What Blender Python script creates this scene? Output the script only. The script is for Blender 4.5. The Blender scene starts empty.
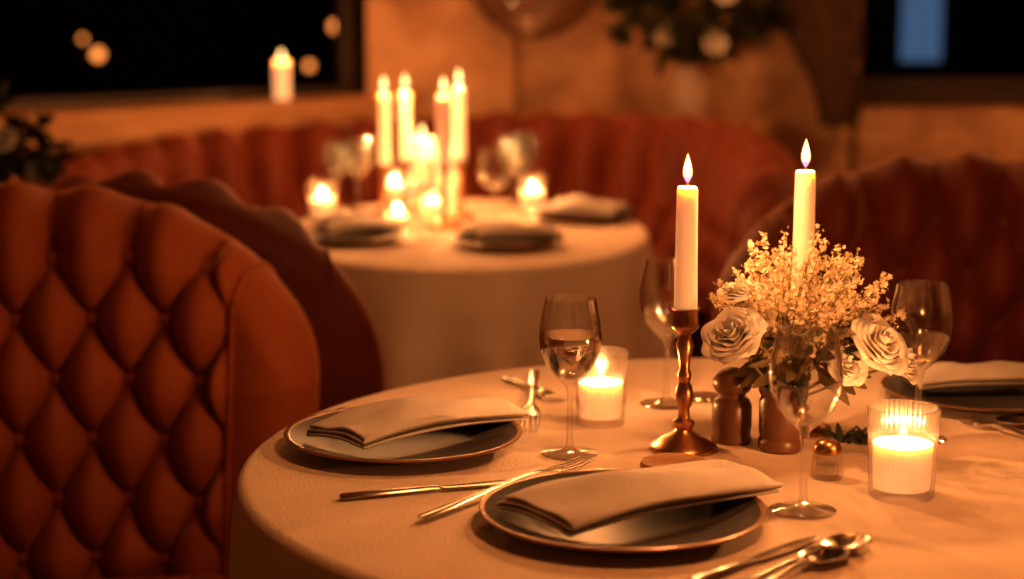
import bpy, bmesh, math, random
from mathutils import Vector, Matrix
random.seed(7)
scene=bpy.context.scene
try:
    scene.view_settings.view_transform='Standard'
    scene.view_settings.look='None'
    scene.view_settings.exposure=.38
except Exception: pass
pi=math.pi
LC=(1,.38,.11)
# ---------------------------------------------------------------- materials
def new_mat(name):
    m=bpy.data.materials.new(name); m.use_nodes=True
    nt=m.node_tree; nt.nodes.clear()
    out=nt.nodes.new('ShaderNodeOutputMaterial')
    return m,nt,out
def pbr(name,c1,c2=None,rough=.6,metal=0,scale=8,bump=0,bscale=None,sheen=0,sheen_tint=(1,.5,.3),coat=0,
        sss=0,sss_col=None,emit=None,estr=0,trans=0,ior=1.45,stretch=(1,1,1),spec=.5,detail=4,bdist=.01,sheenr=.4):
    m,nt,out=new_mat(name)
    b=nt.nodes.new('ShaderNodeBsdfPrincipled')
    nt.links.new(b.outputs[0],out.inputs[0])
    b.inputs['Base Color'].default_value=(*c1,1)
    b.inputs['Roughness'].default_value=rough
    b.inputs['Metallic'].default_value=metal
    b.inputs['IOR'].default_value=ior
    b.inputs['Specular IOR Level'].default_value=spec
    tc=nt.nodes.new('ShaderNodeTexCoord'); mp=nt.nodes.new('ShaderNodeMapping')
    mp.inputs['Scale'].default_value=stretch
    nt.links.new(tc.outputs['Object'],mp.inputs[0])
    if c2:
        n=nt.nodes.new('ShaderNodeTexNoise'); n.inputs['Scale'].default_value=scale; n.inputs['Detail'].default_value=detail
        nt.links.new(mp.outputs[0],n.inputs[0])
        r=nt.nodes.new('ShaderNodeValToRGB')
        r.color_ramp.elements[0].position=.35; r.color_ramp.elements[1].position=.65
        r.color_ramp.elements[0].color=(*c1,1); r.color_ramp.elements[1].color=(*c2,1)
        nt.links.new(n.outputs['Fac'],r.inputs[0]); nt.links.new(r.outputs[0],b.inputs['Base Color'])
    if bump:
        n2=nt.nodes.new('ShaderNodeTexNoise'); n2.inputs['Scale'].default_value=bscale or scale; n2.inputs['Detail'].default_value=5
        nt.links.new(mp.outputs[0],n2.inputs[0])
        bp=nt.nodes.new('ShaderNodeBump'); bp.inputs['Strength'].default_value=bump; bp.inputs['Distance'].default_value=bdist
        nt.links.new(n2.outputs['Fac'],bp.inputs['Height']); nt.links.new(bp.outputs[0],b.inputs['Normal'])
    if sheen:
        b.inputs['Sheen Weight'].default_value=sheen; b.inputs['Sheen Roughness'].default_value=sheenr
        b.inputs['Sheen Tint'].default_value=(*sheen_tint,1)
    if coat: b.inputs['Coat Weight'].default_value=coat
    if sss:
        b.inputs['Subsurface Weight'].default_value=sss
        b.inputs['Subsurface Radius'].default_value=(.03,.012,.004)
        b.inputs['Subsurface Scale'].default_value=1
    if emit:
        b.inputs['Emission Color'].default_value=(*emit,1); b.inputs['Emission Strength'].default_value=estr
    if trans: b.inputs['Transmission Weight'].default_value=trans
    return m
def glass_mat(name,tint=(.98,.97,.95),lo=.035,hi=.65,rough=.02,power=4.0):
    m,nt,out=new_mat(name)
    t=nt.nodes.new('ShaderNodeBsdfTransparent'); t.inputs[0].default_value=(*tint,1)
    g=nt.nodes.new('ShaderNodeBsdfGlossy'); g.inputs['Roughness'].default_value=rough
    f=nt.nodes.new('ShaderNodeLayerWeight'); f.inputs[0].default_value=.5
    pw=nt.nodes.new('ShaderNodeMath'); pw.operation='POWER'; pw.inputs[1].default_value=power
    ma=nt.nodes.new('ShaderNodeMath'); ma.operation='MULTIPLY_ADD'; ma.inputs[1].default_value=hi-lo; ma.inputs[2].default_value=lo; ma.use_clamp=True
    mx=nt.nodes.new('ShaderNodeMixShader')
    nt.links.new(f.outputs['Facing'],pw.inputs[0]); nt.links.new(pw.outputs[0],ma.inputs[0]); nt.links.new(ma.outputs[0],mx.inputs[0])
    nt.links.new(t.outputs[0],mx.inputs[1]); nt.links.new(g.outputs[0],mx.inputs[2]); nt.links.new(mx.outputs[0],out.inputs[0])
    return m
def emis(name,col,s):
    m,nt,out=new_mat(name); e=nt.nodes.new('ShaderNodeEmission'); e.inputs[0].default_value=(*col,1); e.inputs[1].default_value=s
    nt.links.new(e.outputs[0],out.inputs[0]); 
    return m
def flame_mat():
    m,nt,out=new_mat('candle_flame')
    tc=nt.nodes.new('ShaderNodeTexCoord'); sp=nt.nodes.new('ShaderNodeSeparateXYZ')
    r=nt.nodes.new('ShaderNodeValToRGB'); cr=r.color_ramp
    cr.elements[0].position=0; cr.elements[0].color=(.06,.12,.8,1)
    cr.elements[1].position=1; cr.elements[1].color=(2.4,.9,.18,1)
    e=cr.elements.new(.16); e.color=(.2,.18,.6,1)
    e=cr.elements.new(.34); e.color=(2.2,1.1,.4,1)
    e=cr.elements.new(.6); e.color=(4,2.5,.85,1)
    nt.links.new(tc.outputs['Generated'],sp.inputs[0]); nt.links.new(sp.outputs[2],r.inputs[0])
    lw=nt.nodes.new('ShaderNodeLayerWeight'); lw.inputs[0].default_value=.4
    mx=nt.nodes.new('ShaderNodeMix'); mx.data_type='RGBA'
    nt.links.new(lw.outputs['Facing'],mx.inputs[0]); nt.links.new(r.outputs[0],mx.inputs[6]); mx.inputs[7].default_value=(1.2,.33,.05,1)
    em=nt.nodes.new('ShaderNodeEmission'); em.inputs[1].default_value=.8
    nt.links.new(mx.outputs[2],em.inputs[0])
    t=nt.nodes.new('ShaderNodeBsdfTransparent'); ad=nt.nodes.new('ShaderNodeAddShader')
    nt.links.new(em.outputs[0],ad.inputs[0]); nt.links.new(t.outputs[0],ad.inputs[1]); nt.links.new(ad.outputs[0],out.inputs[0])
    try: m.cycles.emission_sampling='NONE'
    except Exception: pass
    return m
M=dict(
 velvet=pbr('rust_velvet',(.25,.050,.013),(.32,.070,.018),rough=.6,scale=3,bump=.25,bscale=300,sheen=1.0,sheen_tint=(1,.45,.17),spec=.25,sheenr=.28),
 burg=pbr('burgundy_velvet',(.075,.011,.006),(.11,.017,.009),rough=.6,scale=3,bump=.2,bscale=240,sheen=.7,sheen_tint=(1,.32,.11),spec=.2,sheenr=.3),
 burg2=pbr('russet_velvet',(.12,.018,.008),(.16,.027,.011),rough=.55,scale=3,bump=.2,bscale=240,sheen=.9,sheen_tint=(1,.35,.12),spec=.28,sheenr=.3),
 linen=pbr('cream_tablecloth_linen',(.70,.57,.46),(.78,.65,.53),rough=.85,scale=6,bump=.25,bscale=260,sheen=.15,spec=.2),
 napkin=pbr('beige_napkin_linen',(.48,.42,.38),(.54,.48,.44),rough=.9,scale=20,bump=.25,bscale=420,spec=.2),
 plate=pbr('charcoal_stoneware',(.030,.026,.026),(.050,.042,.040),rough=.42,scale=14,spec=.3,ior=1.16),
 rim=pbr('plate_rim_brown',(.25,.13,.07),rough=.25,metal=.6),
 steel=pbr('cutlery_steel',(.55,.48,.42),rough=.22,metal=1),
 brass=pbr('aged_brass',(.50,.25,.12),(.34,.15,.07),rough=.28,metal=1,scale=30,bump=.1),
 wax=pbr('glowing_ivory_wax',(.88,.74,.60),rough=.45,sss=.6,emit=(1,.45,.17),estr=.24),  # even emission stands in for flame light scattered through the wax
 waxglow=pbr('glowing_votive_wax',(.88,.72,.56),rough=.5,sss=.6,emit=(1,.42,.15),estr=.75),  # stronger emission paints the candle glow into votive and pillar wax
 wick=pbr('burnt_wick',(.02,.015,.01),rough=.9),
 flame=flame_mat(),
 glass=glass_mat('clear_wine_glass',tint=(.985,.98,.97),lo=.07,hi=1.0,power=1.8,rough=.05),
 vglass=glass_mat('votive_glass',tint=(.97,.93,.88),rough=.14,lo=.12,hi=.8,power=1.8),
 pane=glass_mat('window_pane_glass',tint=(.8,.8,.85),lo=.0,hi=.02),
 water=pbr('water',(1,1,1),rough=0,trans=1,ior=1.33),
 salt=pbr('salt',(.8,.75,.7),rough=.9),
 dwood=pbr('dark_turned_wood',(.08,.03,.014),(.14,.055,.025),rough=.35,scale=20,stretch=(1,1,.2),coat=.2),
 wood=pbr('rough_timber',(.36,.17,.07),(.52,.28,.13),rough=.7,scale=5,stretch=(.6,6,6),bump=.6,bscale=14),
 drift=pbr('driftwood_bark',(.03,.013,.007),(.07,.028,.014),rough=.85,scale=10,stretch=(4,4,.8),bump=.8,bscale=16),
 plaster=pbr('ochre_plaster',(.72,.43,.25),(.34,.16,.08),rough=.85,scale=3.5,bump=1,bscale=8,detail=9,bdist=.05),
 floor=pbr('dark_floorboards',(.07,.03,.015),(.12,.055,.025),rough=.45,scale=4,stretch=(8,.6,1),bump=.2),
 ceil=pbr('ceiling_plaster',(.3,.16,.09),(.25,.13,.07),rough=.9,scale=3),
 darkframe=pbr('window_frame_dark',(.02,.012,.008),(.035,.018,.011),rough=.5,scale=10),
 leaf=pbr('dark_green_leaf',(.018,.028,.010),(.04,.045,.015),rough=.5,scale=15),
 leaf2=pbr('olive_leaf',(.11,.085,.035),(.18,.14,.06),rough=.6,scale=15),
 petal=pbr('white_rose_petal',(.88,.80,.72),(.92,.86,.79),rough=.6,scale=12,sss=.15),
 floret=pbr('cream_floret',(.84,.66,.42),(.9,.78,.56),rough=.7,scale=60),
 stem=pbr('dry_stem',(.16,.11,.04),rough=.7),
 ceramic=pbr('blush_ceramic',(.6,.42,.33),(.7,.5,.4),rough=.4,scale=8),
 shade=pbr('lamp_shade_brass',(.4,.22,.08),rough=.35,metal=1),
)
# ---------------------------------------------------------------- mesh builder
class MB:
    def __init__(s): s.V=[];s.F=[];s.Mi=[]
    def add(s,verts,faces,mi=0,xf=None):
        o=len(s.V)
        for v in verts:
            v=Vector(v)
            if xf is not None: v=xf@v
            s.V.append(v)
        for f in faces: s.F.append([i+o for i in f]); s.Mi.append(mi)
    def lathe(s,prof,seg=48,mi=0,xf=None,rf=None):
        n=len(prof);V=[];F=[]
        for k in range(seg):
            a=2*pi*k/seg
            for (r,z) in prof:
                q=r if rf is None else rf(r,z,a)
                V.append((q*math.cos(a),q*math.sin(a),z))
        for k in range(seg):
            k2=(k+1)%seg
            for i in range(n-1):
                F.append([k*n+i,k2*n+i,k2*n+i+1,k*n+i+1])
        s.add(V,F,mi,xf)
    def grid(s,rows,mi=0,closeu=False,xf=None):
        n=len(rows[0]);V=[p for r in rows for p in r];F=[]
        R=len(rows)
        for i in range(R if closeu else R-1):
            j=(i+1)%R
            for k in range(n-1): F.append([i*n+k,j*n+k,j*n+k+1,i*n+k+1])
        s.add(V,F,mi,xf)
    def tube(s,pts,rad,seg=8,mi=0,xf=None,closed=False):
        pts=[Vector(p) for p in pts]; rows=[]
        up=Vector((0,0,1)); N=len(pts)
        for i,p in enumerate(pts):
            t=(pts[(i+1)%N if closed else min(i+1,N-1)]-pts[(i-1) if closed else max(i-1,0)])
            if t.length<1e-9: t=Vector((0,0,1))
            t.normalize()
            a=t.cross(up if abs(t.z)<.95 else Vector((0,1,0))); a.normalize(); b=t.cross(a)
            r=rad[i] if isinstance(rad,(list,tuple)) else rad
            rows.append([p+(a*math.cos(2*pi*k/seg)+b*math.sin(2*pi*k/seg))*r for k in range(seg+1)])
        s.grid(rows,mi,closed,xf)
        if not closed:
            for row in (rows[0],rows[-1]): s.add(row[:seg],[list(range(seg))],mi,xf)
    def box(s,cx,cy,cz,sx,sy,sz,mi=0,r=0,seg=3,xf=None):
        bm=bmesh.new(); bmesh.ops.create_cube(bm,size=1)
        for v in bm.verts: v.co=Vector((v.co.x*sx+cx,v.co.y*sy+cy,v.co.z*sz+cz))
        if r: bmesh.ops.bevel(bm,geom=bm.edges[:],offset=r,segments=seg,affect='EDGES',profile=.5)
        bm.verts.index_update()
        s.add([v.co.copy() for v in bm.verts],[[v.index for v in f.verts] for f in bm.faces],mi,xf); bm.free()
    def ball(s,c,r,mi=0,sub=1,sc=(1,1,1),xf=None):
        bm=bmesh.new(); bmesh.ops.create_icosphere(bm,subdivisions=sub,radius=r)
        bm.verts.index_update()
        s.add([Vector((v.co.x*sc[0]+c[0],v.co.y*sc[1]+c[1],v.co.z*sc[2]+c[2])) for v in bm.verts],[[v.index for v in f.verts] for f in bm.faces],mi,xf); bm.free()
    def leaf(s,p,d,L,W,mi=0,curl=.2,n=4):
        d=Vector(d).normalized(); a=d.cross(Vector((random.uniform(-1,1),random.uniform(-1,1),random.uniform(-1,1)))); a.normalize(); b=d.cross(a)
        rows=[]
        for i in range(n+1):
            t=i/n; w=W*math.sin(pi*min(max(t,.04),.97))**.8
            c=Vector(p)+d*L*t+b*(curl*L*t*t)
            rows.append([c-a*w*.5+b*w*.12,c,c+a*w*.5+b*w*.12])
        s.grid(rows,mi)
    def floret(s,p,r,mi):
        n=Vector((random.gauss(0,1),random.gauss(0,1)-.3,random.gauss(0,1)+.4)).normalized()
        a=n.orthogonal().normalized(); b=n.cross(a); ph=random.uniform(0,6.28); V=[p];F=[]
        for k in range(5):
            t=ph+2*pi*k/5
            d=a*math.cos(t)+b*math.sin(t); e=a*math.cos(t+.42)+b*math.sin(t+.42); g=a*math.cos(t-.42)+b*math.sin(t-.42)
            i=len(V); V+= [p+g*r*.6+n*r*.25,p+d*r+n*r*.45,p+e*r*.6+n*r*.25]; F.append([0,i,i+1,i+2])
        s.add(V,F,mi)
    def build(s,name,mats,loc=(0,0,0),rotz=0,angle=40,parent=None,merge=True):
        me=bpy.data.meshes.new(name)
        me.from_pydata([tuple(v) for v in s.V],[],s.F)
        for m in mats: me.materials.append(M[m])
        me.polygons.foreach_set('material_index',s.Mi)
        bm=bmesh.new(); bm.from_mesh(me)
        if merge: bmesh.ops.remove_doubles(bm,verts=bm.verts,dist=1e-5)
        bmesh.ops.recalc_face_normals(bm,faces=bm.faces[:])
        bm.to_mesh(me); bm.free()
        me.polygons.foreach_set('use_smooth',[True]*len(me.polygons))
        me.set_sharp_from_angle(angle=math.radians(angle))
        ob=bpy.data.objects.new(name,me); scene.collection.objects.link(ob)
        ob.location=loc; ob.rotation_euler=(0,0,rotz)
        if parent: ob.parent=parent
        return ob
def sm(a,b,x):
    t=min(max((x-a)/(b-a),0),1); return t*t*(3-2*t)
def add_light(name,parent,z,power,rad=.007,col=LC,xy=(0,0)):
    l=bpy.data.lights.new(name,'POINT'); l.energy=power; l.shadow_soft_size=rad; l.color=col
    o=bpy.data.objects.new(name,l); scene.collection.objects.link(o); o.parent=parent; o.location=(xy[0],xy[1],z); return o
# ---------------------------------------------------------------- tufted upholstery
def catmull(pts,n):
    P=[Vector(p if len(p)==3 else (*p,0)) for p in pts]; P=[2*P[0]-P[1]]+P+[2*P[-1]-P[-2]]
    out=[]
    for i in range(1,len(P)-2):
        for k in range(n):
            t=k/n; a,b,c,d=P[i-1],P[i],P[i+1],P[i+2]
            out.append(.5*((2*b)+(c-a)*t+(2*a-5*b+4*c-d)*t*t+(3*b-a-3*c+d)*t**3))
    out.append(P[-2]); return out
def tufted_shell(mb,path,z0,ztop,T,a,b,u0,u1,row0,nrows,depth=.022,rend=.08,lean=.12,zref=.45,ns=200,nv=80,mi=0,mb_i=1,side=1,piping=True):
    cum=[0]
    for i in range(1,len(path)): cum.append(cum[-1]+(path[i]-path[i-1]).length)
    L=cum[-1]
    def at(s):
        s=min(max(s,0),L)
        lo,hi=0,len(cum)-1
        while hi-lo>1:
            m=(lo+hi)//2
            if cum[m]<=s: lo=m
            else: hi=m
        t=(s-cum[lo])/max(cum[hi]-cum[lo],1e-9)
        p=path[lo].lerp(path[hi],t)
        i0=max(lo-2,0); i1=min(hi+2,len(path)-1)
        tg=(path[i1]-path[i0]).normalized()
        n=Vector((tg.y,-tg.x,0))*side
        return p,n
    umid=(u0+u1)/2; v1=row0+(nrows-1)*b
    def puff(u,v):
        x=(u-umid)/a; y=(v-row0)/(2*b)
        if v>v1:
            y=(v1-row0)/(2*b); g=abs(math.sin(pi*(x+y)))**.9
            k=.35*sm(v1+.02,v1+.14,v)
            return g*(1-k)+k*.75
        A=abs(math.sin(pi*(x+y))); B=abs(math.sin(pi*(x-y)))
        return (A*B)**.45*.82+.18*min(A+B,1)
    def S(s,q,kind):
        p,n=at(s); d=min(s,L-s)
        k=1 if d>=rend else math.sqrt(max(1-((rend-d)/rend)**2,0))
        th=T/2*max(k,.03); zt=ztop(s/L)
        if kind==0: z=z0+(zt-th-z0)*q; off=th; nz=0; nn=1; v=z
        elif kind==1:
            ph=q*pi; z=zt-th+th*math.sin(ph); off=th*math.cos(ph); nn=math.cos(ph); nz=math.sin(ph); v=zt-th+th*ph
        else: z=zt-th+(z0-zt+th)*q; off=-th; nn=-1; nz=0; v=9
        disp=0
        if kind<2:
            m=sm(u0-.002,u0+.02,s)*(1-sm(u1-.02,u1+.002,s))*sm(row0-1.2*b,row0-.8*b,v)
            if kind==1: m*=1-sm(.30,.62,q)
            disp=depth*(puff(s,v)-.5)*m
        off=off-T/2-lean*max(z-zref,0)
        return p+n*(off+disp*nn)+Vector((0,0,z+disp*nz))
    rows=[]
    for i in range(ns+1):
        t=i/ns; t2=.5-.5*math.cos(pi*t); s=L*(.6*t+.4*t2)
        r=[S(s,j/nv,0) for j in range(nv)]+[S(s,j/20,1) for j in range(20)]+[S(s,j/10,2) for j in range(11)]
        rows.append(r)
    mb.grid(rows,mi)
    for r in (rows[0],rows[-1]): mb.add(r,[list(range(len(r)))],mi)
    for j in range(nrows):
        v=row0+j*b
        kmax=int((u1-u0)/a)+2
        for k in range(-kmax,kmax):
            u=umid+(k+(.5 if j%2 else 0))*a
            if u<u0+.02 or u>u1-.02: continue
            zt=ztop(u/L); lim=zt-T/2
            if v<lim: pt=S(u,(v-z0)/(lim-z0),0)
            elif v<lim+T*.5: pt=S(u,(v-lim)/(T/2)/pi,1)
            else: continue
            p,n=at(u); mb.ball(pt+n*.012,.0135,mb_i,2,(1,.8,1))
    if piping:
        for u in (u0-.004,u1+.004):
            pts=[S(u,j/40,0) for j in range(41)]+[S(u,j/20,1) for j in range(1,20)]
            mb.tube(pts,.005,6,mb_i)
def arch(ztop,zlow,p=2.3,c=.5,w=.5):
    def f(q):
        x=min(abs(q-c)/w,1)
        return zlow+(ztop-zlow)*(1-x**p)**(1/p)
    return f
def armchair(name,mat,loc,rot,W=.38,ztop=1.0,zlow=.6,a=.112,b=.095,seatd=.5,seatz=.40):
    mb=MB()
    pts=[(x*W,-.13*abs(x)**2.4) for x in [-1,-.85,-.65,-.4,-.2,0,.2,.4,.65,.85,1]]
    path=catmull(pts,12)
    L=sum((path[i]-path[i-1]).length for i in range(1,len(path)))
    tufted_shell(mb,path,.16,arch(ztop,zlow),.15,a,b,.1,L-.1,.40,6,depth=.064,rend=.075,ns=240,nv=95,side=1,lean=.1)
    mb.box(0,-.05-seatd/2,seatz,2*W-.12,seatd,.13,0,r=.045,seg=5)
    mb.box(0,-.04-seatd/2,seatz-.12,2*W-.12,seatd-.04,.16,0,r=.03,seg=4)
    for x in (-W+.12,W-.12):
        for y in (-seatd+.05,-.06):
            mb.lathe([(0,0),(.013,0),(.024,.16),(.024,.2),(0,.2)],12,2,Matrix.Translation((x,y,0)))
    return mb.build(name,[mat,mat,'dwood'],loc,rot,angle=60)
armchair('tufted_velvet_armchair','velvet',(-.775,2.82,0),math.radians(8),W=.40,seatz=.33,ztop=.98)
armchair('tufted_velvet_armchair','burg2',(.82,3.28,0),math.radians(-12),W=.38,ztop=.985)
armchair('tufted_velvet_armchair','burg',(-.62,3.29,0),math.radians(162),W=.33,ztop=.97,zlow=.5,seatd=.28)
# booth
mb=MB()
bp=[(-1.02,4.40),(-1.03,4.7),(-.93,5.0),(-.68,5.22),(-.3,5.30),(.02,5.30),(.32,5.22),(.49,5.0),(.54,4.7),(.53,4.45)]
path=catmull(bp,14)
def bz(q):
    x=abs(q-.5)/.5
    return .55+(.31+.06*sm(.1,.6,q))*(1-x**7)**(1/3.0)
L=sum((path[i]-path[i-1]).length for i in range(1,len(path)))
tufted_shell(mb,path,.04,bz,.15,.125,.105,.06,L-.06,.50,3,depth=.065,rend=.075,ns=400,nv=80,side=1,lean=.1,piping=False)
inner=[p for p in path if p.y>4.72]
rows=[]
for p in inner:
    q=Vector((max(min(p.x,.44),-.9),4.86 if abs(p.x+.2)<.55 else 4.78,0))
    row=[]
    for t,z in ((0,.44),(.3,.465),(.7,.465),(.93,.455),(1,.42),(1,.08)):
        c=p.lerp(q,t); row.append(Vector((c.x,c.y,z)))
    rows.append(row)
mb.grid(rows,0)
mb.build('tufted_banquette_booth',['burg2','burg2'],angle=60)
# ---------------------------------------------------------------- tables
def table(name,loc,rx,ry,ztop=.75,skirt_to=.1,nf=16,amp=.022,seed=1):
    random.seed(seed)
    ph=[random.uniform(0,6.28) for _ in range(6)]
    def fold(a): return math.sin(nf*a+ph[0]+.7*math.sin(3*a+ph[1]))*.6+.4*math.sin((nf+5)*a+ph[2])
    mb=MB(); N=480
    rows=[]
    for k in range(N):
        a=2*pi*k/N; f=fold(a); row=[]
        def pt(sc,ext,z): 
            return (math.cos(a)*(rx*sc+ext),math.sin(a)*(ry*sc+ext),z)
        for sc in (0.0001,.25,.5,.75,.93): row.append(pt(sc,0,ztop))
        R=.014
        for j in range(7):
            ph_=j/6*pi/2; row.append(pt(1,-R+R*math.sin(ph_),ztop-R+R*math.cos(ph_)))
        n=22
        for j in range(1,n+1):
            t=j/n; z=ztop-R-(ztop-R-skirt_to)*t
            row.append(pt(1,.004+.035*t+amp*f*sm(0,.45,t)*(.6+.8*t),z+.004*f))
        rows.append(row)
    mb.grid(rows,0,closeu=True)
    tb=MB()
    rows=[]
    for k in range(64):
        a=2*pi*k/64; c,s_=math.cos(a),math.sin(a)
        rows.append([(0.0001*c,.0001*s_,ztop-.004),((rx-.02)*c,(ry-.02)*s_,ztop-.004),((rx-.02)*c,(ry-.02)*s_,ztop-.03),(.0001*c,.0001*s_,ztop-.03)])
    tb.grid(rows,0,closeu=True)
    tb.lathe([(0,0),(.24,0),(.24,.02),(.05,.06),(.04,.1),(.04,ztop-.06),(.12,ztop-.03),(0,ztop-.03)],32,0)
    t=tb.build(name,['dwood'],loc)
    mb.build('tablecloth',['linen'],(0,0,0),angle=80,parent=t)
    return t
table('round_dining_table',(.305,2.12,0),.625,.615,seed=3,nf=13,amp=.024)
table('oval_dining_table',(-.11,4.17,0),.42,.60,seed=5,nf=11,amp=.050)
Z=.7505
# ---------------------------------------------------------------- tableware
def plate(x,y,R=.147):
    s=R/.147; mb=MB()
    mb.lathe([(0,.005),(.088*s,.005),(.098*s,.008),(.14*s,.018)],72,0)
    mb.lathe([(.14*s,.018),(.1445*s,.0195),(.147*s,.0185),(.146*s,.016)],72,1)
    mb.lathe([(.146*s,.016),(.1*s,.003),(.085*s,0),(0,0)],72,0)
    return mb.build('dinner_plate',['plate','rim'],(x,y,Z),angle=50)
def napkin(x,y,ang,L=.28,W=.11,z=.0245,seed=0,wk=.55):
    rnd=random.Random(seed); mb=MB(); rows=[]; n=48
    ph=rnd.uniform(0,6); p2=rnd.uniform(0,6)
    layers=3; sp=.0055
    for i in range(n+1):
        t=i/n; w=W*(.95+.10*math.sin(2.4*t+ph)+.02*math.sin(9*t+p2)); row=[]
        puff=1+.6*math.sin(pi*t)**2*(.5+.5*math.sin(4*t+ph))
        cy=.012*math.sin(3.2*t+ph)
        sag=-.006*(abs(2*t-1)**2.2)
        for l in range(layers):
            for j in range(15):
                s_=j/14; s2=s_ if l%2==0 else 1-s_
                yy=(s2-.5)*w*(1-.02*l)+cy
                xx=(t-.5)*L*(1-.015*l)+.014*(s2-.5)*math.sin(2*t+p2)
                wr=wk*(.0030*math.sin(9*s2+5*t+p2)*math.sin(pi*s2)+.0030*math.sin(8*t+6*s2+ph)*(l/2)+.0010*math.sin(17*t-9*s2+p2)*(l/2))
                zz=l*sp*puff+.006*math.sin(pi*s2)*puff+wr*(.2+.4*l)
                edge=-.003*(abs(2*s2-1)**4)*l*.3
                row.append(Vector((xx,yy,zz+sag+edge)))
            if l<layers-1:
                s2=1.0 if l%2==0 else 0.0
                e=(s2-.5)*w*(1-.02*l)+cy+(.0035 if s2 else -.0035)
                row.append(Vector(((t-.5)*L,e,(l+.5)*sp*puff+sag)))
        rows.append(row)
    mb.grid(rows,0)
    ob=mb.build('folded_napkin',['napkin'],(x,y,Z+z),ang,angle=180)
    m=ob.modifiers.new('thick','SOLIDIFY'); m.thickness=.0042; m.offset=0
    m=ob.modifiers.new('sub','SUBSURF'); m.levels=1; m.render_levels=2
    return ob
def bar(mb,secs,mi=0,y0=0,seg=8):
    rows=[]
    for (x,hw,z,th) in secs:
        rows.append([(x,y0+hw*math.cos(2*pi*k/seg),z+th*math.sin(2*pi*k/seg)) for k in range(seg+1)])
    mb.grid(rows,mi)
    for r in (rows[0],rows[-1]): mb.add(r[:seg],[list(range(seg))],mi)
def place2(mb,name,p0,p1,L,mats=('steel',),z=0):
    dx=p1[0]-p0[0];dy=p1[1]-p0[1]
    s=math.hypot(dx,dy)/L
    for v in mb.V: v.x*=s
    return mb.build(name,list(mats),(p0[0],p0[1],Z+z),math.atan2(dy,dx),angle=50)
def fork(p0,p1,z=0):
    mb=MB()
    bar(mb,[(0,.004,.003,.0015),(.004,.0075,.003,.0018),(.03,.0065,.004,.002),(.08,.0038,.007,.002),(.12,.003,.010,.002),(.132,.004,.010,.0018),(.142,.0095,.009,.0014),(.152,.0125,.0065,.0012),(.158,.0128,.005,.0011)])
    for k in range(4):
        y=-.0105+.007*k
        bar(mb,[(.155,.0022,.0055,.001),(.17,.0017,.0032,.001),(.185,.0015,.003,.001),(.2,.0009,.0055,.0007)],y0=y)
    return place2(mb,'dinner_fork',p0,p1,.2,z=z)
def knife(p0,p1,z=0):
    mb=MB()
    bar(mb,[(0,.004,.004,.003),(.004,.0075,.004,.004),(.05,.0065,.004,.0038),(.1,.0055,.004,.0032),(.106,.004,.004,.002),(.112,.008,.003,.0012),(.16,.010,.0028,.001),(.2,.009,.0028,.001),(.222,.005,.0028,.0008),(.23,.001,.0028,.0005)])
    return place2(mb,'table_knife',p0,p1,.23,z=z)
def spoon(p0,p1,z=0):
    mb=MB()
    bar(mb,[(0,.004,.003,.0015),(.004,.0075,.003,.0018),(.03,.0065,.004,.002),(.08,.0038,.007,.002),(.13,.003,.0105,.0018),(.142,.005,.0095,.0014)])
    rows=[]
    for k in range(32):
        a=2*pi*k/32; row=[]
        for r in (.001,.25,.5,.75,.92,1,1.0,.9,.6,.3,.001):
            row.append((.168+.031*r*math.cos(a),.0205*r*math.sin(a)*(1+.12*math.cos(a)),.0105-.0085*(1-r*r)))
        for i in range(6,11): row[i]=(row[i][0],row[i][1],row[i][2]-.0014)
        rows.append(row)
    mb.grid(rows,0,closeu=True)
    return place2(mb,'table_spoon',p0,p1,.2,z=z)
def wineglass(x,y,H=.19,fill=None,z=Z):
    s=H/.19; mb=MB()
    out=[(.034,.0012),(.0345,.002),(.03,.0035),(.012,.006),(.0055,.010),(.0038,.02),(.0035,.05),(.0038,.075),(.006,.085),(.016,.094),(.028,.108),(.0355,.126),(.0375,.142),(.0355,.162),(.0315,.182),(.0302,.19)]
    inn=[(.0292,.19),(.0305,.182),(.0345,.162),(.0365,.142),(.0345,.126),(.027,.1095),(.015,.0965),(.004,.0915),(0,.091)]
    pr=[(0,0),(.032,0)]+out+inn
    mb.lathe([(r*s,zz*s) for r,zz in pr],56,0)
    mats=['glass']
    if fill:
        f=[(0,.0917),(.004,.0922),(.0148,.0972),(.0268,.1102),(.0342,.1262),(.0362,.140),(.0362,.146),(0,.146)]
        mb.lathe([(r*s,zz*s) for r,zz in f],56,1); mats.append('water')
    return mb.build('wine_glass',mats,(x,y,z),angle=40)
FLP=[(0,0),(.30,.05),(.62,.13),(.9,.24),(1,.34),(.93,.46),(.72,.62),(.45,.78),(.2,.91),(0,1)]
def flame(parent,z,h=.034,r=.0062,power=2.2,xy=(0,0)):
    mb=MB(); mb.lathe([(a*r,b*h) for a,b in FLP],24,0)
    mb.build('flame',['flame'],(xy[0],xy[1],z),parent=parent,angle=80)
    add_light('flame_light',parent,z+h*.45,power,rad=r*.4,xy=xy)
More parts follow.
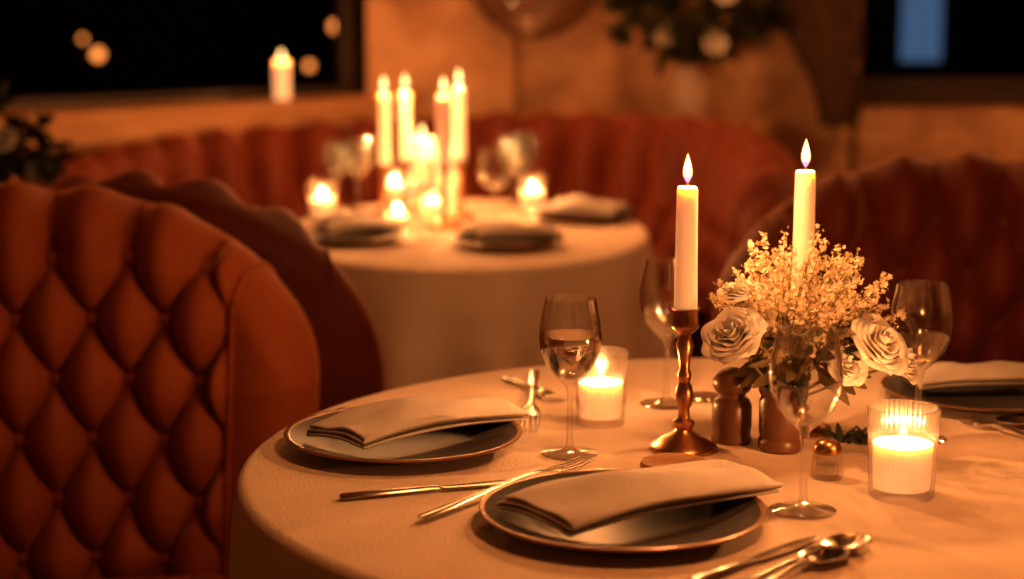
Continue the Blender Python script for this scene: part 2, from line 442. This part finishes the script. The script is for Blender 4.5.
def taper(x,y,hold,length,r=.0135,power=3.2,mat='wax',z=Z,s=1.0,fh=.036):
    mb=MB()
    H=hold
    pr=[(0,0),(.040,0),(.041,.004),(.039,.007),(.033,.010),(.026,.016),(.014,.021),(.010,.026),(.013,.032),(.013,.036),(.0075,.040),
        (.0065,.050),(.0095,.058),(.0115,.068),(.0095,.078),(.0065,.084),(.0085,.090),(.0085,.094),(.006,.10),(.0075,.115),(.0105,.128),(.008,.138),(.0075,.142),
        (.012,.146),(.016,.150),(.017,.154),(.0155,.158),(.0155,.172),(.0175,.174),(.0145,.174),(.0145,.165),(0,.165)]
    k=H/.174
    mb.lathe([(rr*s,zz*k) for rr,zz in pr],40,0)
    z0=.165*k; zt=H+length
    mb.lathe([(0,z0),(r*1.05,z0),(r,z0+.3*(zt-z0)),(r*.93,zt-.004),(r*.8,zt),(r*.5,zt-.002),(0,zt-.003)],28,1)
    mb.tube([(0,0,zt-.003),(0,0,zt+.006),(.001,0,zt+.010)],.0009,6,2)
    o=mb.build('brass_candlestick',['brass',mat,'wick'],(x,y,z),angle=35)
    flame(o,zt+.004,fh,.0058,power); return o
def votive(x,y,H=.098,R=.036,wax=.05,power=2.1,z=Z,ribs=0,amp=.02):
    mb=MB()
    rf=(lambda r,zz,a: r*(1+amp*math.sin(ribs*a)) ) if ribs else None
    t=.0025
    mb.lathe([(0,0),(R*.88,0),(R*.9,.003),(R,H-.002),(R*1.0,H),(R-t,H),(R*.9-t,.010),(0,.009)],160 if ribs else 64,0,rf=rf)
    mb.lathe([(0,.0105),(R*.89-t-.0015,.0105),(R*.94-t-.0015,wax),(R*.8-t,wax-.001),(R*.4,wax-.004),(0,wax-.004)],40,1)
    mb.tube([(0,0,wax-.005),(0,0,wax+.006)],.0009,6,2)
    o=mb.build('votive_candle',['vglass','waxglow','wick'],(x,y,z),angle=40)
    flame(o,wax+.002,.022,.0048,power); return o
def pillar(x,y,H,R=.028,z=Z,power=2.0):
    mb=MB()
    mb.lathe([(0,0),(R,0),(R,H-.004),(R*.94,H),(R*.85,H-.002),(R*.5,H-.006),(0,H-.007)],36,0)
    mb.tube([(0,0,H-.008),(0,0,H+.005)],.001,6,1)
    o=mb.build('pillar_candle',['waxglow','wick'],(x,y,z),angle=40)
    flame(o,H,.034,.0065,power); return o
# front table
plate(-.132,2.192,.145); plate(.115,1.864,.150); plate(.640,2.44,.140)
napkin(-.110,2.212,math.atan2(.19,.215),L=.255,W=.10,seed=1)
napkin(.14,1.885,math.atan2(.20,.255),L=.285,W=.118,seed=4)
napkin(.63,2.475,math.atan2(.03,.2),L=.17,W=.085,seed=9)
fork((-.01,2.57),(.064,2.41)); fork((.033,2.62),(.022,2.25),z=0)
fork((-.096,1.862),(.088,2.098),z=.004)
knife((-.188,1.950),(.045,2.035))
knife((-.228,2.36),(-.09,2.36))
fork((.66,2.18),(.58,2.31)); spoon((.72,2.2),(.62,2.3))
knife((.167,1.66),(.31,1.81)); spoon((.209,1.66),(.355,1.79)); spoon((.19,1.60),(.325,1.755))
wineglass(.069,2.148,.19,fill=True); wineglass(.206,2.412,.195); wineglass(.31,1.908,.198); wineglass(.50,2.222,.195)
votive(.113,2.305,.095,.0345,.055); votive(.428,1.970,.100,.039,.06,power=2.4,ribs=40,amp=.012)
taper(.207,2.172,.174,.145); taper(.361,2.268,.156,.172)
mb=MB(); rf=lambda r,zz,a: r*(1+.05*math.sin(16*a))
mb.lathe([(0,0),(.016,0),(.0175,.003),(.017,.012),(.0150,.030)],128,0,rf=rf)
mb.lathe([(.0125,.030),(.0135,.012),(.014,.006),(0,.005)],48,0)
mb.lathe([(0,.0055),(.0132,.0065),(.0130,.016),(0,.017)],32,1)
mb.lathe([(.0152,.029),(.0160,.030),(.0158,.036),(.0125,.042),(.006,.0455),(0,.046)],36,2)
mb.build('salt_shaker',['vglass','salt','brass'],(.359,2.045,Z))
mb=MB()
mb.lathe([(0,0),(.024,0),(.025,.004),(.023,.01),(.0245,.02),(.0245,.045),(.0215,.052),(.0165,.056),(.0165,.060),(.0215,.064),(.0245,.070),(.024,.078),(.018,.086),(.009,.091),(0,.093)],36,0)
mb.build('pepper_mill',['dwood'],(.270,2.215,Z))
mb=MB(); mb.lathe([(0,0),(.036,0),(.040,.005),(.038,.010),(.030,.011),(.024,.008),(0,.008)],36,0)
mb.build('wooden_coaster',['wood'],(.188,2.08,Z))
mb=MB(); mb.lathe([(0,0),(.02,0),(.024,.003),(.023,.007),(0,.006)],24,0)
mb.build('salt_dish',['steel'],(.26,2.44,Z))
# ---------------------------------------------------------------- flowers
def rose(mb,c,R,mi,tilt=(0,0)):
    base=Matrix.Translation(c)@Matrix.Rotation(tilt[0],4,'X')@Matrix.Rotation(tilt[1],4,'Y')
    for li in range(7):
        n=3+li//2; f=(li+1)/7
        for k in range(n):
            a0=2*pi*k/n+li*1.3+random.uniform(-.12,.12); wd=(2*pi/n)*1.45
            op=f**1.3
            rows=[]
            for i in range(9):
                v=i/8
                rr=R*(.10+.80*op)*(math.sin(min(v*1.15,1)*pi*.5)**.8)
                zz=R*(1.15-.45*f)*v**1.1
                if v>.65: q=(v-.65)/.35; rr+=R*.30*f*q; zz-=R*.22*f*q*q
                row=[]
                wv=(.45+.55*min(v/.6,1)) if v<.75 else 1-.45*((v-.75)/.25)**2
                for j in range(9):
                    w=(j/8-.5); aa=a0+wd*w*wv; e=R*(.05*math.sin(6*w+li+k)*v)
                    row.append(Vector(((rr+e)*math.cos(aa),(rr+e)*math.sin(aa),zz-R*.18*(2*w)**2*v)))
                rows.append(row)
            mb.grid(rows,mi,xf=base)
mb=MB(); random.seed(11)
mb.lathe([(0,0),(.024,0),(.027,.003),(.0275,.012),(.025,.016),(.0265,.022),(.0265,.06),(.024,.066),(.027,.072),(.028,.080),(.0235,.080),(.022,.06),(0,.055)],40,0)
top=Vector((0,0,.075)); cen=Vector((.028,.015,.165))
for _ in range(150):
    th=random.uniform(0,2*pi); ph=math.acos(random.uniform(-.55,1)); rr=random.uniform(.5,1.1)
    tip=cen+Vector((math.cos(th)*math.sin(ph)*.107,math.sin(th)*math.sin(ph)*.065,math.cos(ph)*.10))*rr
    mid=(top+tip)*.5+Vector((0,0,.01))
    mb.tube([top,top.lerp(mid,.5),mid,mid.lerp(tip,.5)+Vector((0,0,.004)),tip],[.0011,.0009,.0008,.0006,.0004],4,1)
    for q in range(46):
        t=random.random()**.8; b=mid.lerp(tip,.1+.95*t)
        sp=.013*(1.1-.6*t)
        e=b+Vector((random.gauss(0,1),random.gauss(0,1),random.gauss(0,1)+.2)).normalized()*random.uniform(.002,sp)
        if q%3==0: mb.tube([b,e],.0003,3,1)
        mb.floret(e,random.uniform(.0022,.0045),2)
for _ in range(110):
    th=random.uniform(0,2*pi); e=Vector((math.cos(th),math.sin(th)*.7,random.uniform(-.6,.6)))
    st=cen+e*.045-Vector((0,0,.045)); mb.leaf(st,e,random.uniform(.03,.05),.015,4 if random.random()<.6 else 5)
R3=[((-.058,-.025,.138),.034,(.7,-.45)),((.105,-.015,.125),.035,(.75,.5)),((.140,.025,.10),.027,(.6,.8)),((-.045,.03,.178),.026,(.2,-.2)),((.07,.05,.17),.026,(.3,.2)),((.07,-.03,.105),.022,(.9,.2))]
for c,R,t in R3:
    rose(mb,Vector(c),R,3,t)
    mb.tube([top-Vector((0,0,.02)),(top+Vector(c))*.5-Vector((0,0,.008)),Vector(c)],.0018,5,1)
mb.build('flower_centerpiece',['dwood','stem','floret','petal','leaf2','leaf'],(.324,2.172,Z),merge=False)
mb=MB()
for k in range(26):
    a=random.uniform(0,6.28); p=Vector((random.uniform(-.025,.025),random.uniform(-.015,.015),.004))
    mb.leaf(p,(math.cos(a),math.sin(a),random.uniform(.1,.9)),.026,.009,0)
mb.tube([(-.03,0,.002),(.03,.005,.002)],.0012,5,1)
mb.build('greenery_sprig',['leaf','stem'],(.415,2.20,Z),merge=False)
# ---------------------------------------------------------------- back table
for i,(x,y) in enumerate([(-.345,3.98),(-.01,3.90),(.165,4.33)]):
    plate(x,y,.122); napkin(x+.01,y+.02,[.5,.3,2.6,2.2][i],L=.19,W=.10,seed=20+i,wk=1.2)
napkin(-.38,4.22,2.3,L=.16,W=.09,z=.010,seed=31,wk=1)
wineglass(-.38,4.50,.18); wineglass(.0,4.60,.18); wineglass(-.04,4.20,.18); wineglass(-.20,3.98,.18); wineglass(.03,4.68,.18); wineglass(-.43,4.53,.17)
votive(-.45,4.36,.09,.036,.05); votive(-.19,4.28,.09,.036,.05); votive(.05,4.50,.09,.036,.05); votive(-.30,4.66,.09,.036,.05); votive(-.26,4.17,.07,.03,.035)
taper(-.305,4.42,.125,.165,power=3.2,fh=.042); taper(-.26,4.52,.125,.165,power=3.2,fh=.042)
taper(-.155,4.20,.15,.150,power=3.2,fh=.042,r=.016); taper(-.125,4.36,.15,.160,power=3.2,fh=.042,r=.016)
pillar(-.225,4.63,.17,.032); pillar(-.16,4.53,.15,.03)
# ---------------------------------------------------------------- room
def boxobj(name,x0,x1,y0,y1,z0,z1,mat,loc=(0,0,0),rot=0,r=0):
    mb=MB(); mb.box((x0+x1)/2,(y0+y1)/2,(z0+z1)/2,x1-x0,y1-y0,z1-z0,0,r=r)
    return mb.build(name,[mat],loc,rot)
boxobj('floor',-3.2,3.2,-1.8,6.2,-.1,0,'floor')
boxobj('ceiling',-3.2,3.2,-1.8,6.2,2.7,2.8,'ceil')
boxobj('wall_right',3.0,3.1,-1.8,6.0,0,2.7,'plaster')
boxobj('wall_left',-2.9,-2.8,-1.8,4.25,0,2.7,'plaster')
boxobj('wall_front',-2.9,3.1,-1.8,-1.7,0,2.7,'plaster')
mb=MB()
mb.box(.5,5.95,1.35,1.18,.2,2.7,0)
mb.box(2.07,5.95,.475,2.0,.2,.95,0)
mb.box(2.07,5.95,2.45,2.0,.2,.5,0)
mb.box(2.95,5.95,1.35,.3,.2,2.7,0)
mb.box(-.22,5.93,1.35,.46,.36,2.7,0,r=.012)
mb.build('wall_back',['plaster'],angle=30)
O=(-.445,5.81,0); RZ=math.atan2(-.579,-.815)
mb=MB()
mb.box(1.5,-.1,.44,3.1,.2,.88,0); mb.box(1.5,-.1,2.45,3.1,.2,.5,0); mb.box(2.8,-.1,1.5,.5,.2,1.5,0)
mb.build('wall_back_left',['plaster'],O,RZ,angle=30)
def window(name,x0,x1,z0,z1,loc,rot,n):
    mb=MB(); w=.05
    mb.box((x0+x1)/2,0,z0+w/2,x1-x0,.06,w,0,r=.005); mb.box((x0+x1)/2,0,z1-w/2,x1-x0,.06,w,0,r=.005)
    for k in range(n+1):
        x=x0+w/2+(x1-x0-w)*k/n; mb.box(x,0,(z0+z1)/2,w,.055,z1-z0,0,r=.005)
    mb.box((x0+x1)/2,0,(z0+z1)/2,x1-x0-.02,.006,z1-z0-.02,1)
    return mb.build(name,['darkframe','pane'],loc,rot,angle=30)
window('window_1',.0,2.55,.93,2.2,(O[0]-.1*.579,O[1]+.1*.815,0),RZ,2)
window('window_2',1.07,2.8,.95,2.2,(0,5.95,0),0,2)
mb=MB(); 
mb.box(1.25,.06,.90,2.6,.26,.11,0,r=.018)
mb.build('trim_1',['wood'],O,RZ)
mb=MB(); mb.box(.43,5.76,.855,.72,.2,.05,0,r=.01); mb.build('trim_2',['wood'])
mb=MB(); mb.box(2.0,5.865,.94,1.82,.06,.035,0,r=.008); mb.build('trim_3',['darkframe'])
mb=MB(); mb.lathe([(0,0),(.12,0),(.15,.006),(.165,.02),(.17,.035),(.18,.04),(.2,.03),(.205,.01),(.2,0)],56,0,Matrix.Rotation(pi/2,4,'X'))
mb.build('round_wooden_wall_plate',['dwood'],(.065,5.735,1.335))
mb=MB(); random.seed(3)
def gnarl(pts,rad,ph):
    pts=catmull(pts,10); rows=[]
    for i,p in enumerate(pts):
        t=i/(len(pts)-1); f=t*(len(rad)-1); k=min(int(f),len(rad)-2); r=rad[k]+(rad[k+1]-rad[k])*(f-k)
        rows.append([(p[0]+r*math.cos(a)*(1+.18*math.sin(3*a+7*t+ph)+.08*math.sin(7*a+ph)),p[1]+.6*r*math.sin(a)*(1+.15*math.sin(2*a+5*t)),p[2]) for a in [2*pi*j/24 for j in range(25)]])
    mb.grid(rows,0); mb.add(rows[0][:24],[list(range(24))],0); mb.add(rows[-1][:24],[list(range(24))],0)
gnarl([(.10,0,0),(.085,0,.1),(.03,0,.25),(-.02,0,.4),(.02,0,.62),(-.03,0,.9)],[.05,.07,.085,.10,.08,.03],0)
gnarl([(.06,0,.08),(.11,0,.25),(.10,0,.42),(.16,0,.7)],[.03,.05,.05,.02],2)
mb.build('driftwood_trunk',['drift'],(.92,5.765,.86))
def bouquet(name,loc,vh,vr,cr,cz,nb,nl,nf,ll=.07,vm='ceramic',handle=False,back=.6,fr=.035):
    mb=MB()
    mb.lathe([(0,0),(vr*.7,0),(vr,.3*vh),(vr*.95,.7*vh),(vr*.75,.9*vh),(vr*.85,vh),(vr*.75,vh),(vr*.65,.9*vh),(0,.5*vh)],32,0)
    for k in range(nb):
        a=random.uniform(0,2*pi); e=Vector((math.cos(a),(math.sin(a)-.4)*back,random.uniform(-.3,1))).normalized()
        tip=Vector((0,0,cz))+Vector((e.x*cr,min(e.y*cr,.03),e.z*cr*.8))*random.uniform(.6,1)
        b=Vector((0,0,vh*.8)); mid=b.lerp(tip,.5)+Vector((0,0,.02))
        mb.tube([b,mid,tip],[.002,.0016,.001],5,1)
        for q in range(nl):
            t=random.uniform(.35,1); p=mid.lerp(tip,t) if t>.5 else b.lerp(mid,t+.4)
            dd=Vector((random.gauss(0,1),-abs(random.gauss(0,1)),random.gauss(0,1)))*.7+e
            mb.leaf(p,dd,ll*random.uniform(.6,1.1),ll*.4,2)
    for k in range(nf):
        a=2*pi*k/nf+.6; rose(mb,Vector((cr*.4*math.cos(a),-cr*.55,cz+cr*.4*math.sin(a))),fr,3,(1.2,0))
    if handle:
        mb.tube([(vr*math.cos(a)*1.0+vr*1.1,0,vh*.65+vh*.55*math.sin(a)) for a in [pi*1.2-2*pi*.7*j/16 for j in range(17)]],.006,8,4)
    return mb.build(name,[vm,'stem','leaf','petal','brass'],loc,merge=False)
bouquet('flower_vase',(.545,5.72,.88),.17,.06,.27,.33,60,13,4,ll=.075,fr=.03)
bouquet('potted_plant',(-1.13,4.02,.77),.13,.06,.15,.17,40,7,2,ll=.055,vm='brass',handle=True,fr=.024)
mb=MB(); mb.lathe([(0,0),(.15,0),(.15,.015),(.03,.03),(.02,.1),(.02,.71),(.06,.74),(.14,.75),(.14,.768),(0,.768)],32,0)
mb.build('plant_stand',['dwood'],(-1.13,4.02,0))
pillar(-.69,5.575,.115,.024,z=.956,power=1.4)
def added_pendant(x,y,z,power):  # lamps out of view, added to light the room
    mb=MB()
    mb.lathe([(.02,.16),(.05,.155),(.12,.11),(.18,.03),(.19,0),(.185,0),(.115,.10),(.045,.145),(.02,.15)],40,0)
    mb.tube([(0,0,.15),(0,0,2.7-z)],.004,6,1)
    o=mb.build('added_pendant_lamp',['shade','wick'],(x,y,z))
    l=bpy.data.lights.new('added_pendant_bulb','POINT'); l.energy=power; l.shadow_soft_size=.06; l.color=LC
    lo=bpy.data.objects.new('added_pendant_bulb',l); scene.collection.objects.link(lo); lo.parent=o; lo.location=(0,0,.02)
added_pendant(.45,1.75,1.85,14)  # added overhead to light the front chair and table
added_pendant(-.1,4.2,2.0,8)
added_pendant(1.75,4.9,2.1,24)  # added to light the wall on the right
added_pendant(.15,5.0,2.15,16)  # added to brighten the back wall around the vase
added_pendant(-1.3,-.6,1.9,4)  # added behind the camera for glass highlights and fill
added_pendant(1.6,-.4,1.9,2)  # fainter fill, also added behind the camera
# outside
M['bok1']=emis('street_lamp_glow',(1,.28,.05),3.0); M['bok2']=emis('lit_shop_window',(.25,.5,.85),.22)
M['facade']=pbr('night_facade',(.02,.015,.015),(.03,.02,.02),rough=.9); 
mb=MB()
for (x,z,r,y) in [(-2.0,.955,.028,9),(-2.07,1.03,.014,9),(-.98,.90,.020,9),(-.85,1.09,.028,9)]:
    mb.ball((x,y,z),r,0,2); mb.tube([(x,y+.03,0),(x,y+.03,z)],.012,6,1)
mb.build('street_lights',['bok1','darkframe'])
boxobj('street_pavement',-6,6,6.3,10,-.12,-.0,'facade')
mb=MB(); mb.box(0,9.7,2,12,.2,4,0); mb.box(2.10,9.58,1.35,.20,.03,.9,1); mb.build('building_facade',['facade','bok2'])
w=bpy.data.worlds.new('world'); scene.world=w; w.use_nodes=True
w.node_tree.nodes['Background'].inputs[0].default_value=(.003,.003,.004,1); w.node_tree.nodes['Background'].inputs[1].default_value=1
cd=bpy.data.cameras.new('camera'); co=bpy.data.objects.new('camera',cd); scene.collection.objects.link(co)
co.location=(0,0,1.31); co.rotation_euler=(math.radians(90-9.5),0,0)
cd.sensor_width=36; cd.lens=65.04; cd.dof.use_dof=True; cd.dof.focus_distance=2.12; cd.dof.aperture_fstop=2.4
scene.camera=co
